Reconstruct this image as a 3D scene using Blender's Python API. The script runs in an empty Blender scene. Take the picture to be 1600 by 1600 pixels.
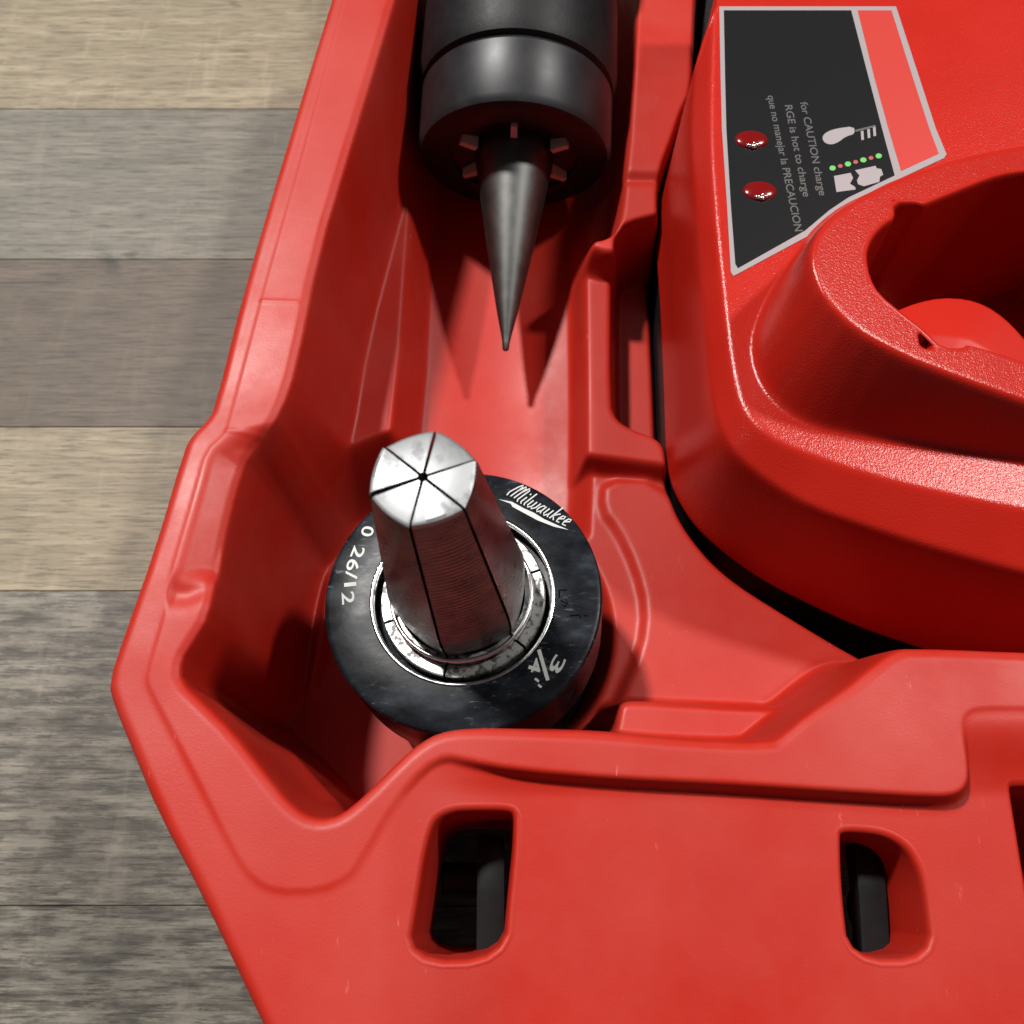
import bpy, math, random
import numpy as np
from mathutils import Vector, Matrix

SC = bpy.context.scene
MM = 0.001

# ------------------------------------------------------------------ camera
FPX = 1500.0                      # focal length in pixels of a 1600 px wide frame
TH = math.radians(22.0)           # tilt away from straight down
CAM = np.array([0.0, 0.0, 212.0])  # millimetres above the floor
FW = np.array([0, math.sin(TH), -math.cos(TH)])
UP = np.array([0, math.cos(TH), math.sin(TH)])
RT = np.array([1.0, 0, 0])

cam_data = bpy.data.cameras.new('camera')
cam_data.sensor_width = 36
cam_data.lens = 36 * FPX / 1600
cam_data.clip_start = 0.005
cam_data.clip_end = 50
cam_data.dof.use_dof = True
cam_data.dof.focus_distance = 0.172
cam_data.dof.aperture_fstop = 30
cam = bpy.data.objects.new('camera', cam_data)
SC.collection.objects.link(cam)
cam.location = CAM * MM
cam.rotation_euler = (TH, 0, 0)
SC.camera = cam

# ------------------------------------------------------------------ light of the room
world = bpy.data.worlds.new('World')
SC.world = world
world.use_nodes = True
bg = world.node_tree.nodes['Background']
bg.inputs['Color'].default_value = (0.93, 0.96, 1.0, 1)
bg.inputs['Strength'].default_value = 0.05


def lamp(name, direction, dist, size, watts, col):
    d = Vector(direction).normalized()
    target = Vector((0, 0.08, 0.03))
    L = bpy.data.lights.new(name, 'AREA')
    L.shape = 'DISK'
    L.size = size
    L.energy = watts
    L.color = col
    o = bpy.data.objects.new(name, L)
    SC.collection.objects.link(o)
    o.location = target + d * dist
    o.rotation_euler = (-d).to_track_quat('-Z', 'Y').to_euler()
    return o


lamp('ceiling_lamp', (0.52, 0.26, 0.80), 2.1, 0.16, 27, (1.0, 0.97, 0.93))
lamp('ceiling_lamp', (-0.345, 0.41, 0.845), 2.1, 0.16, 59, (1.0, 0.97, 0.93))

SC.view_settings.view_transform = 'Standard'
SC.view_settings.look = 'None'
SC.view_settings.gamma = 1
SC.view_settings.use_curve_mapping = False
SC.view_settings.exposure = 0.0


# ------------------------------------------------------------------ helpers
def ray(px, py):
    return FW + (px - 800) / FPX * RT - (py - 800) / FPX * UP


def P(px, py, z):
    """the point at height z (mm) that stands at this place of the picture"""
    d = ray(px, py)
    return CAM + d * ((z - CAM[2]) / d[2])


def PLP(pts, z0, k, x0):
    """outline lying on the inclined plane z = z0 - k (x - x0)"""
    out = []
    for x, y in pts:
        d = ray(x, y)
        t = (z0 - k * (CAM[0] - x0) - CAM[2]) / (d[2] + k * d[0])
        out.append((CAM + d * t)[:2])
    return np.array(out)


def PL(pts, z):
    return np.array([P(x, y, z)[:2] for x, y in pts])


def to_local(M, p):
    return np.array(M.inverted() @ Vector(p))


def plane_pt(px, py, M, h=0.0):
    """picture place -> local (x, y) on the plane z = h of frame M (mm)"""
    Mi = M.inverted()
    o = Mi @ Vector(CAM)
    d = Mi.to_3x3() @ Vector(ray(px, py))
    t = (h - o.z) / d.z
    q = o + d * t
    return np.array([q.x, q.y])


def link(name, mesh, mat=None, parent=None, smooth=False):
    o = bpy.data.objects.new(name, mesh)
    SC.collection.objects.link(o)
    if mat is not None:
        mesh.materials.clear()
        mesh.materials.append(mat)
    if parent is not None:
        o.parent = parent
    if smooth:
        mesh.polygons.foreach_set('use_smooth', [True] * len(mesh.polygons))
    return o


def meshobj(name, verts, faces, mat, parent=None, smooth=False, sharp=None):
    me = bpy.data.meshes.new(name)
    me.from_pydata([tuple(np.asarray(v, float) * MM) for v in verts], [], faces)
    me.validate()
    me.update()
    o = link(name, me, mat, parent, smooth)
    if sharp is not None:
        me.set_sharp_from_angle(angle=math.radians(sharp))
    return o


def empty(name, loc_mm, label=None, cat=None, group=None, M=None):
    o = bpy.data.objects.new(name, None)
    SC.collection.objects.link(o)
    o.empty_display_size = 0.01
    if M is not None:
        MW = M.copy()
        MW.translation = MW.translation * MM
        o.matrix_world = MW
    else:
        o.location = np.asarray(loc_mm, float) * MM
    if label:
        o['label'] = label
    if cat:
        o['category'] = cat
    if group:
        o['group'] = group
    return o


def sdf(X, Y, poly):
    """signed distance to polygon, positive inside (mm)"""
    x = X.ravel()
    y = Y.ravel()
    d2 = np.full(x.shape, 1e18)
    ins = np.zeros(x.shape, bool)
    n = len(poly)
    for i in range(n):
        ax, ay = poly[i]
        bx, by = poly[(i + 1) % n]
        ex, ey = bx - ax, by - ay
        L = ex * ex + ey * ey
        if L < 1e-9:
            continue
        t = np.clip(((x - ax) * ex + (y - ay) * ey) / L, 0, 1)
        dx = x - ax - t * ex
        dy = y - ay - t * ey
        d2 = np.minimum(d2, dx * dx + dy * dy)
        c = ((ay > y) != (by > y))
        with np.errstate(divide='ignore', invalid='ignore'):
            xi = ax + (y - ay) * ex / (ey if abs(ey) > 1e-12 else 1e-12)
        ins ^= c & (x < xi)
    d = np.sqrt(d2)
    return np.where(ins, d, -d).reshape(X.shape)


def sdline(X, Y, pts):
    d2 = np.full(X.shape, 1e18)
    for (ax, ay), (bx, by) in zip(pts[:-1], pts[1:]):
        ex, ey = bx - ax, by - ay
        L = max(ex * ex + ey * ey, 1e-9)
        t = np.clip(((X - ax) * ex + (Y - ay) * ey) / L, 0, 1)
        dx = X - ax - t * ex
        dy = Y - ay - t * ey
        d2 = np.minimum(d2, dx * dx + dy * dy)
    return np.sqrt(d2)


def rnd(pts, it=2):
    """Chaikin corner cutting of a closed outline"""
    p = np.asarray(pts, float)
    for _ in range(it):
        q = np.roll(p, -1, 0)
        p = np.stack([0.75 * p + 0.25 * q, 0.25 * p + 0.75 * q], 1).reshape(-1, 2)
    return p


def ss(t):
    t = np.clip(t, 0, 1)
    return t * t * (3 - 2 * t)


def ramp(t):
    t = np.clip(t, 0, 1)
    return 0.45 * t + 0.55 * t * t * (3 - 2 * t)


def blur(H, n=1):
    for _ in range(n):
        A = np.pad(H, 1, mode='edge')
        H = (A[:-2, 1:-1] + 2 * A[1:-1, 1:-1] + A[2:, 1:-1]) / 4
        A = np.pad(H, 1, mode='edge')
        H = (A[1:-1, :-2] + 2 * A[1:-1, 1:-1] + A[1:-1, 2:]) / 4
    return H


def field_mesh(name, xs, ys, H, keep, mat, parent, edge=None):
    """a moulded surface: height H over the grid xs, ys; cells where keep is False are open"""
    nx, ny = len(xs), len(ys)
    X, Y = np.meshgrid(xs, ys)
    if edge is not None:      # pull the vertices next to an open edge onto its outline
        h = xs[1] - xs[0]
        gy, gx_ = np.gradient(edge, h)
        gn = np.maximum(np.hypot(gx_, gy), 0.3)
        near = np.abs(edge) < 0.75 * h
        X = np.where(near, X - edge * gx_ / gn, X)
        Y = np.where(near, Y - edge * gy / gn, Y)
    co = np.stack([X, Y, H], -1).reshape(-1, 3) * MM
    idx = np.arange(nx * ny).reshape(ny, nx)
    kc = keep[:-1, :-1] & keep[1:, :-1] & keep[:-1, 1:] & keep[1:, 1:]
    q = np.stack([idx[:-1, :-1], idx[:-1, 1:], idx[1:, 1:], idx[1:, :-1]], -1)[kc]
    used = np.unique(q)
    remap = np.full(nx * ny, -1)
    remap[used] = np.arange(len(used))
    q = remap[q]
    co = co[used]
    me = bpy.data.meshes.new(name)
    me.vertices.add(len(co))
    me.vertices.foreach_set('co', co.astype(np.float32).ravel())
    me.loops.add(q.size)
    me.loops.foreach_set('vertex_index', q.astype(np.int32).ravel())
    me.polygons.add(len(q))
    me.polygons.foreach_set('loop_start', np.arange(0, q.size, 4, dtype=np.int32))
    me.polygons.foreach_set('loop_total', np.full(len(q), 4, np.int32))
    me.update(calc_edges=True)
    me.polygons.foreach_set('use_smooth', np.ones(len(q), bool))
    return link(name, me, mat, parent)


def lathe(prof, n=96, a0=0.0, closed=True):
    """profile of (r, z) around z"""
    V, Fc = [], []
    for r, z in prof:
        for k in range(n):
            a = a0 + 2 * math.pi * k / n
            V.append((r * math.cos(a), r * math.sin(a), z))
    m = len(prof)
    for i in range(m - 1):
        for k in range(n):
            k2 = (k + 1) % n
            Fc.append((i * n + k, i * n + k2, (i + 1) * n + k2, (i + 1) * n + k))
    if closed:
        Fc.append(tuple(range(n))[::-1])
        Fc.append(tuple((m - 1) * n + k for k in range(n)))
    return V, Fc


def ring(prof, n=96):
    """closed profile loop around z"""
    V, Fc = [], []
    m = len(prof)
    for r, z in prof:
        for k in range(n):
            a = 2 * math.pi * k / n
            V.append((r * math.cos(a), r * math.sin(a), z))
    for i in range(m):
        j = (i + 1) % m
        for k in range(n):
            k2 = (k + 1) % n
            Fc.append((i * n + k, i * n + k2, j * n + k2, j * n + k))
    return V, Fc


def prism(poly, z0, z1):
    n = len(poly)
    V = [(x, y, z0) for x, y in poly] + [(x, y, z1) for x, y in poly]
    Fc = [tuple(range(n))[::-1], tuple(range(n, 2 * n))]
    for i in range(n):
        j = (i + 1) % n
        Fc.append((i, j, n + j, n + i))
    return V, Fc


def ccw(poly):
    p = np.asarray(poly, float)
    x, y = p[:, 0], p[:, 1]
    if np.sum(x * np.roll(y, -1) - np.roll(x, -1) * y) < 0:
        p = p[::-1]
    return p


def ribbon(lines, w, z0, z1):
    """flat strokes of width w"""
    V, Fc = [], []
    for pts in lines:
        pts = np.asarray(pts, float)
        n = len(pts)
        tang = np.gradient(pts, axis=0)
        tang /= np.linalg.norm(tang, axis=1)[:, None] + 1e-9
        nor = np.stack([-tang[:, 1], tang[:, 0]], 1) * w / 2
        b = len(V)
        for p, q in zip(pts, nor):
            for zz in (z0, z1):
                V.append((*(p + q), zz))
                V.append((*(p - q), zz))
        for i in range(n - 1):
            a = b + 4 * i
            c = a + 4
            Fc += [(a + 2, a + 3, c + 3, c + 2), (a, a + 2, c + 2, c), (a + 1, c + 1, c + 3, a + 3)]
        Fc += [(b, b + 1, b + 3, b + 2), (b + 4 * (n - 1), b + 4 * (n - 1) + 2, b + 4 * (n - 1) + 3, b + 4 * (n - 1) + 1)]
    return V, Fc


def text_mesh(name, body, origin, xdir, ydir, size_x, size_y, h, mat, parent, fit=None, thick=0.03, bold=0.0):
    """lettering lying on a plane: baseline start, unit vectors, sizes in mm"""
    cu = bpy.data.curves.new('lettering', 'FONT')
    cu.body = body
    cu.size = 1.0
    cu.extrude = 0.0
    cu.offset = bold
    tmp = bpy.data.objects.new('lettering', cu)
    SC.collection.objects.link(tmp)
    dg = bpy.context.evaluated_depsgraph_get()
    me = bpy.data.meshes.new_from_object(tmp.evaluated_get(dg))
    bpy.data.objects.remove(tmp)
    n = len(me.vertices)
    co = np.empty(n * 3, np.float32)
    me.vertices.foreach_get('co', co)
    co = co.reshape(-1, 3).astype(float)
    if fit:
        co[:, 0] -= co[:, 0].min()
        size_x = fit / max(co[:, 0].max(), 1e-6)
    xy = np.asarray(origin)[None] + co[:, :1] * size_x * np.asarray(xdir)[None] + co[:, 1:2] * size_y * np.asarray(ydir)[None]
    out = np.concatenate([xy, np.full((n, 1), h)], 1) * MM
    me.vertices.foreach_set('co', out.astype(np.float32).ravel())
    me.update()
    # face the lettering upwards
    if len(me.polygons) and me.polygons[0].normal.z < 0:
        me.flip_normals()
    me.name = name
    return link(name, me, mat, parent)


# ------------------------------------------------------------------ materials
def new_mat(name):
    m = bpy.data.materials.new(name)
    m.use_nodes = True
    nt = m.node_tree
    b = nt.nodes['Principled BSDF']
    return m, nt, b


def N(nt, t, **kw):
    n = nt.nodes.new(t)
    for k, v in kw.items():
        if k in n.inputs:
            n.inputs[k].default_value = v
        else:
            setattr(n, k, v)
    return n


def noise(nt, vec, scale, detail=3, rough=0.5):
    n = N(nt, 'ShaderNodeTexNoise')
    n.inputs['Scale'].default_value = scale
    n.inputs['Detail'].default_value = detail
    n.inputs['Roughness'].default_value = rough
    if vec is not None:
        nt.links.new(vec, n.inputs['Vector'])
    return n.outputs['Fac']


def rampn(nt, fac, stops):
    r = N(nt, 'ShaderNodeValToRGB')
    e = r.color_ramp.elements
    while len(e) < len(stops):
        e.new(0.5)
    for el, (p, c) in zip(e, stops):
        el.position = p
        el.color = (*c, 1) if len(c) == 3 else c
    nt.links.new(fac, r.inputs['Fac'])
    return r.outputs['Color']


def mixc(nt, fac, a, b, mode='MIX'):
    m = N(nt, 'ShaderNodeMix', data_type='RGBA', blend_type=mode)
    if isinstance(fac, (int, float)):
        m.inputs[0].default_value = fac
    else:
        nt.links.new(fac, m.inputs[0])
    for s, v in ((6, a), (7, b)):
        if isinstance(v, tuple):
            m.inputs[s].default_value = (*v, 1)
        else:
            nt.links.new(v, m.inputs[s])
    return m.outputs[2]


def objco(nt, scale=(1, 1, 1), loc=(0, 0, 0), rot=(0, 0, 0)):
    tc = N(nt, 'ShaderNodeTexCoord')
    mp = N(nt, 'ShaderNodeMapping')
    mp.inputs['Scale'].default_value = scale
    mp.inputs['Location'].default_value = loc
    mp.inputs['Rotation'].default_value = rot
    nt.links.new(tc.outputs['Object'], mp.inputs['Vector'])
    return mp.outputs['Vector']


def rng(nt, fac, a, b, lo=0.0, hi=1.0):
    m = N(nt, 'ShaderNodeMapRange')
    nt.links.new(fac, m.inputs['Value'])
    m.inputs['From Min'].default_value = a
    m.inputs['From Max'].default_value = b
    m.inputs['To Min'].default_value = lo
    m.inputs['To Max'].default_value = hi
    return m.outputs['Result']


def bump(nt, b, height, strength, dist):
    bn = N(nt, 'ShaderNodeBump')
    bn.inputs['Strength'].default_value = strength
    bn.inputs['Distance'].default_value = dist
    nt.links.new(height, bn.inputs['Height'])
    nt.links.new(bn.outputs['Normal'], b.inputs['Normal'])


def mat_case():
    m, nt, b = new_mat('red_moulded_plastic')
    v = objco(nt)
    big = noise(nt, v, 60, 4, 0.55)
    mid = noise(nt, v, 420, 4, 0.6)
    col = rampn(nt, big, [(0.3, (0.375, 0.0125, 0.005)), (0.7, (0.405, 0.0155, 0.0065))])
    # scuffs: pale rubbed streaks
    v2 = objco(nt, (900, 160, 400), rot=(0, 0, 0.5))
    sc = rng(nt, noise(nt, v2, 1.0, 5, 0.7), 0.66, 0.76)
    spot = rng(nt, noise(nt, v, 55, 2, 0.5), 0.50, 0.66)
    mul = N(nt, 'ShaderNodeMath', operation='MULTIPLY')
    nt.links.new(sc, mul.inputs[0])
    nt.links.new(spot, mul.inputs[1])
    mul2 = N(nt, 'ShaderNodeMath', operation='MULTIPLY')
    nt.links.new(mul.outputs[0], mul2.inputs[0])
    mul2.inputs[1].default_value = 0.7
    col = mixc(nt, mul2.outputs[0], col, (0.85, 0.30, 0.27))
    haze_f = rng(nt, noise(nt, v, 34, 4, 0.6), 0.40, 0.66, 0.0, 0.075)
    col = mixc(nt, haze_f, col, (0.50, 0.17, 0.14))
    nt.links.new(col, b.inputs['Base Color'])
    nt.links.new(rng(nt, noise(nt, v, 48, 5, 0.6), 0.35, 0.65, 0.40, 0.55), b.inputs['Roughness'])
    b.inputs['Specular IOR Level'].default_value = 0.34
    fine = noise(nt, v, 2600, 2, 0.5)
    add = N(nt, 'ShaderNodeMath', operation='ADD')
    nt.links.new(fine, add.inputs[0])
    wav = noise(nt, v, 130, 3, 0.5)
    m3 = N(nt, 'ShaderNodeMath', operation='MULTIPLY')
    nt.links.new(wav, m3.inputs[0])
    m3.inputs[1].default_value = 0.7
    nt.links.new(m3.outputs[0], add.inputs[1])
    bump(nt, b, add.outputs[0], 0.22, 0.00007)
    return m


def mat_charger(grain=True):
    m, nt, b = new_mat('red_grained_plastic' if grain else 'red_glossy_plastic')
    v = objco(nt)
    col = rampn(nt, noise(nt, v, 80, 3), [(0.3, (0.40, 0.0125, 0.006)), (0.7, (0.43, 0.015, 0.008))])
    nt.links.new(col, b.inputs['Base Color'])
    b.inputs['Roughness'].default_value = 0.26
    b.inputs['Specular IOR Level'].default_value = 0.45
    g = noise(nt, v, 2900, 2, 0.55)
    if not grain:
        b.inputs['Roughness'].default_value = 0.32
        b.inputs['Specular IOR Level'].default_value = 0.18
    if grain:
        bump(nt, b, g, 0.6, 0.00012)
    return m


def simple(name, col, rough=0.5, metal=0.0, spec=0.5, nscale=None, namp=0.1, bs=None, emit=None):
    m, nt, b = new_mat(name)
    b.inputs['Base Color'].default_value = (*col, 1)
    b.inputs['Roughness'].default_value = rough
    b.inputs['Metallic'].default_value = metal
    b.inputs['Specular IOR Level'].default_value = spec
    if nscale:
        v = objco(nt)
        f = noise(nt, v, nscale, 4, 0.6)
        c = rampn(nt, f, [(0.25, tuple(x * (1 - namp) for x in col)), (0.75, tuple(min(1, x * (1 + namp)) for x in col))])
        nt.links.new(c, b.inputs['Base Color'])
        nt.links.new(rng(nt, f, 0.25, 0.75, max(0.02, rough - 0.04), rough + 0.04), b.inputs['Roughness'])
        if bs:
            bump(nt, b, noise(nt, v, nscale * 4, 3), bs, 0.0001)
    return m


def mat_black_oxide():
    m, nt, b = new_mat('black_oxide_steel')
    v = objco(nt)
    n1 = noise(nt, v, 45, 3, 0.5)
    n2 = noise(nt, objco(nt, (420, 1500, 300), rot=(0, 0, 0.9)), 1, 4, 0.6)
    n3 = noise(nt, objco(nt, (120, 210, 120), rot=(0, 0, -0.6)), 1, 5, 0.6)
    col = rampn(nt, n3, [(0.40, (0.005, 0.0055, 0.007)), (0.56, (0.010, 0.012, 0.016)), (0.70, (0.024, 0.029, 0.037))])  # bluish-grey tones and the smears below: reflected ceiling sheen painted into the black
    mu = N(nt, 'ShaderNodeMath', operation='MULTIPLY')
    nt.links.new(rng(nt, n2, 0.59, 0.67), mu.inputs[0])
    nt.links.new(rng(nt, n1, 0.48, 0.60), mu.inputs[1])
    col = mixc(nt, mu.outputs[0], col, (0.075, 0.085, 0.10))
    nt.links.new(col, b.inputs['Base Color'])
    b.inputs['Specular IOR Level'].default_value = 0.09
    nt.links.new(rng(nt, n3, 0.38, 0.66, 0.26, 0.38), b.inputs['Roughness'])
    bump(nt, b, noise(nt, v, 900, 3), 0.12, 0.0001)
    return m


def mat_steel(name, col, rough, dirt=0.4, ds=260, lo=0.56):
    m, nt, b = new_mat(name)
    v = objco(nt)
    n1 = noise(nt, v, ds, 5, 0.65)
    d = rng(nt, n1, lo, lo + 0.10)
    dm = N(nt, 'ShaderNodeMath', operation='MULTIPLY')
    nt.links.new(d, dm.inputs[0])
    dm.inputs[1].default_value = dirt
    c = mixc(nt, dm.outputs[0], col, tuple(x * 0.15 for x in col))
    nt.links.new(c, b.inputs['Base Color'])
    b.inputs['Metallic'].default_value = 1.0
    nt.links.new(rng(nt, n1, 0.3, 0.7, rough - 0.08, rough + 0.1), b.inputs['Roughness'])
    return m


def mat_jaw_side():
    """steel with fine turned ridges round the cone"""
    m, nt, b = new_mat('ridged_jaw_steel')
    v = objco(nt)
    w = N(nt, 'ShaderNodeTexWave', wave_type='BANDS', bands_direction='Z')
    w.inputs['Scale'].default_value = 340
    w.inputs['Distortion'].default_value = 0.3
    nt.links.new(v, w.inputs['Vector'])
    n1 = noise(nt, v, 300, 5, 0.65)
    c = rampn(nt, n1, [(0.3, (0.18, 0.17, 0.167)), (0.7, (0.34, 0.325, 0.32))])
    nt.links.new(c, b.inputs['Base Color'])
    b.inputs['Metallic'].default_value = 1.0
    nt.links.new(rng(nt, n1, 0.3, 0.7, 0.24, 0.38), b.inputs['Roughness'])
    bump(nt, b, w.outputs['Fac'], 0.9, 0.00014)
    return m


def mat_wood(name, light, dark, seed, contrast=1.0, cross=0.0):
    m, nt, b = new_mat(name)
    off = (seed * 1.7, seed * 2.3, 0)
    st = noise(nt, objco(nt, (22, 420, 1), off), 1, 8, 0.72)
    fine = noise(nt, objco(nt, (110, 1500, 1), off), 1, 4, 0.65)
    blot = noise(nt, objco(nt, (38, 120, 1), off), 1, 6, 0.68)
    patch = noise(nt, objco(nt, (95, 330, 1), off, rot=(0, 0, 0.15)), 1, 6, 0.7)
    c = rampn(nt, st, [(0.5 - 0.105 / contrast, dark), (0.5 + 0.10 / contrast, light)])
    c = mixc(nt, rng(nt, blot, 0.42, 0.58, 0.0, 0.75), c, tuple(0.5 * (a + d_) * 0.85 for a, d_ in zip(light, dark)))
    c = mixc(nt, rng(nt, fine, 0.50, 0.62, 0.0, 0.75), c, tuple(x * 0.5 for x in dark))
    if cross:
        c = mixc(nt, rng(nt, patch, 0.52, 0.61, 0, cross), c, tuple(min(1, x * 1.15) for x in light))
        c = mixc(nt, rng(nt, patch, 0.48, 0.40, 0, cross), c, tuple(x * 0.5 for x in dark))
    # pale scrapes running across the grain
    scr = rng(nt, noise(nt, objco(nt, (170, 26, 1), (off[0] + 3, off[1], 0), rot=(0, 0, -0.28)), 1, 3, 0.55), 0.60, 0.72, 0, 0.28)
    c = mixc(nt, scr, c, tuple(min(1, x * 1.2) for x in light))
    # knots and cracks
    kn = rng(nt, noise(nt, objco(nt, (42, 75, 1), (off[0] + 5, off[1], 0)), 1, 3), 0.66, 0.74)
    c = mixc(nt, kn, c, tuple(x * 0.3 for x in dark))
    cr = rng(nt, noise(nt, objco(nt, (20, 420, 1), (off[0] + 9, off[1], 0)), 1, 2), 0.71, 0.75, 0, 0.8)
    c = mixc(nt, cr, c, tuple(x * 0.3 for x in dark))
    nt.links.new(c, b.inputs['Base Color'])
    b.inputs['Roughness'].default_value = 0.55
    b.inputs['Specular IOR Level'].default_value = 0.3
    bump(nt, b, fine, 0.3, 0.0002)
    return m


RED = mat_case()
CHARGER = mat_charger()
CHARGER_IN = mat_charger(False)
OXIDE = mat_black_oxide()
STEEL = mat_steel('worn_bright_steel', (0.42, 0.42, 0.405), 0.42, 0.95, 620, 0.50)
TIPSTEEL = mat_steel('brushed_tip_steel', (0.33, 0.338, 0.345), 0.50, 0.35)
EDGESTEEL = mat_steel('polished_edge_steel', (0.85, 0.86, 0.86), 0.2, 0.2)
JAW = mat_jaw_side()
MANDREL = simple('grey_ground_steel', (0.12, 0.12, 0.115), 0.48, 1.0, nscale=240, namp=0.18)
KEYSTEEL = simple('key_steel', (0.75, 0.72, 0.62), 0.4, 0.25, nscale=300)
DARKSTEEL = simple('dark_collar_steel', (0.018, 0.018, 0.02), 0.42, 0.3, nscale=150, namp=0.3)
BLACKPL = simple('black_plastic', (0.008, 0.008, 0.009), 0.5, spec=0.25, nscale=400, namp=0.3, bs=0.3)
RUBBER = simple('dark_grey_rubber', (0.010, 0.011, 0.012), 0.55, spec=0.2, nscale=300, namp=0.2)
LABELBLK = simple('black_label_print', (0.011, 0.011, 0.012), 0.32, spec=0.2)
LABELRED = simple('red_label_print', (0.46, 0.03, 0.02), 0.45)
LABELGREY = simple('grey_label_print', (0.29, 0.26, 0.268), 0.5)
LABELTXT = simple('dim_label_lettering', (0.085, 0.082, 0.082), 0.5)
ICON = simple('pale_label_print', (0.31, 0.275, 0.288), 0.5)
GREENP = simple('green_label_print', (0.12, 0.45, 0.10), 0.5)
REDP = simple('dull_red_label_print', (0.40, 0.07, 0.06), 0.5)
WHITEP = simple('white_engraving', (0.50, 0.51, 0.495), 0.55)
DARKMARK = simple('dark_scratch', (0.003, 0.003, 0.003), 0.9, spec=0.0)
CHIP = simple('led_chip_silver', (0.85, 0.83, 0.80), 0.18, 1.0)
LENS, _nt, _b = new_mat('red_lamp_lens')
_b.inputs['Base Color'].default_value = (0.16, 0.004, 0.004, 1)
_b.inputs['Roughness'].default_value = 0.16
TOOLRED = simple('tool_red_plastic', (0.38, 0.02, 0.015), 0.4, nscale=120, namp=0.05)

# ------------------------------------------------------------------ floor of vinyl planks
floor_slab = meshobj('floor', *prism([(-700, -500), (700, -500), (700, 900), (-700, 900)], -8.0, -2.2),
                     simple('underlay_grey', (0.05, 0.045, 0.04), 0.9))
floor_slab['kind'] = 'structure'
floor_slab['label'] = 'weathered grey and beige wood plank floor under the red case'
seams = [P(100, y, 0)[1] for y in (923, 667, 405)]
rows = [P(100, 1415, 0)[1]] + seams
while rows[0] > -320:
    rows.insert(0, rows[0] - (49 if len(rows) % 2 else 54))
while rows[-1] < 560:
    rows.append(rows[-1] + (52 if len(rows) % 2 else 57))
i0 = rows.index(seams[0])
WG = mat_wood('weathered_grey_wood', (0.219, 0.195, 0.159), (0.082, 0.072, 0.059), 1.0, 1.5, 0.55)
WB = mat_wood('beige_wood', (0.307, 0.256, 0.176), (0.186, 0.148, 0.095), 2.0, 1.0, 0.12)
WD = mat_wood('dull_brown_grey_wood', (0.123, 0.093, 0.068), (0.076, 0.057, 0.041), 3.0, 0.9, 0.22)
WL = mat_wood('pale_grey_wood', (0.204, 0.184, 0.149), (0.114, 0.103, 0.082), 4.0, 1.05, 0.15)
WX = mat_wood('rough_grey_wood', (0.219, 0.198, 0.162), (0.066, 0.058, 0.049), 5.0, 1.5, 0.5)
order = {i0 - 1: WG, i0: WB, i0 + 1: WD, i0 + 2: WL, i0 - 2: WX}
rr = random.Random(4)
for i in range(len(rows) - 1):
    y0, y1 = rows[i] + 0.05, rows[i + 1] - 0.05
    mt = order.get(i, [WG, WB, WD, WL, WX][rr.randrange(5)])
    xa = -690.0
    first = rr.uniform(150, 350)
    while xa < 690:
        xb = min(690, xa + (380 + first if xa < -600 else 900))
        if -160 < xb < -40:
            xb = 120
        bv = 0.16
        V = [(xa, y0, -2.1), (xb, y0, -2.1), (xb, y1, -2.1), (xa, y1, -2.1),
             (xa, y0, -bv), (xb, y0, -bv), (xb, y1, -bv), (xa, y1, -bv),
             (xa + bv, y0 + bv, 0), (xb - bv, y0 + bv, 0), (xb - bv, y1 - bv, 0), (xa + bv, y1 - bv, 0)]
        Fc = [(3, 2, 1, 0), (8, 9, 10, 11)]
        for a in (0, 4):
            for k in range(4):
                k2 = (k + 1) % 4
                Fc.append((a + k, a + k2, a + 4 + k2, a + 4 + k))
        meshobj('plank', V, Fc, mt, floor_slab)
        xa = xb + 0.5

# ------------------------------------------------------------------ the red carrying case
ZR = 60.0   # height of the rim
case = empty('tool_case', (0, 0, 0),
             'open red moulded plastic tool case with chamfered corner and deep pockets', 'tool case')
case.location = (0, 0, 0)

g = 0.30
xs = np.arange(-98, 128, g)
ys = np.arange(-22, 236, g)
X, Y = np.meshgrid(xs, ys)

OUT = PL(rnd([(600, -260), (545, -100), (452, 200), (378, 445), (330, 636), (318, 655), (296, 676), (283, 698), (235, 860), (190, 985),
              (163, 1066), (172, 1102), (200, 1170), (240, 1268), (310, 1400), (395, 1580), (480, 1760),
              (2300, 1800), (2300, -260)], 1), ZR - 0.5)
SEAM_PX = [(588, -260), (560, -100), (482, 200), (425, 400), (406, 469), (354, 664), (350, 676), (319, 703), (303, 764), (264, 895), (260, 922), (257, 952),
           (232, 1036), (226, 1063), (234, 1084), (302, 1212), (363, 1334), (392, 1376), (430, 1396), (500, 1394), (545, 1374),
           (566, 1345), (617, 1255), (662, 1199), (696, 1181), (726, 1187), (812, 1202), (962, 1214), (1150, 1223), (1300, 1233),
           (1465, 1243), (1497, 1239), (1512, 1224), (1513, 1195), (1507, 1150), (1506, 1128), (1516, 1113), (1535, 1109),
           (1600, 1109), (1900, 1116), (2300, 1120), (2300, -260)]
SEAM = PL(rnd(SEAM_PX, 1), ZR)
CAV_PX = [(690, -260), (645, -100), (556, 200), (496, 400), (463, 572), (438, 645), (415, 678), (385, 704), (372, 735), (358, 785), (343, 847), (333, 905),
          (327, 962), (300, 1005), (283, 1032), (281, 1064), (318, 1099), (363, 1143), (417, 1212), (447, 1250), (474, 1273),
          (501, 1280), (531, 1273), (569, 1242), (627, 1183), (655, 1160), (685, 1143), (730, 1136), (850, 1140), (930, 1143),
          (1000, 1149), (1082, 1156), (1205, 1160), (1228, 1145), (1262, 1116), (1319, 1079), (1367, 1039), (1398, 1018),
          (1424, 1012), (1600, 1019), (1900, 1030), (2300, 1040), (2300, -260)]
CAV = PL(rnd(CAV_PX, 1), ZR)
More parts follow.
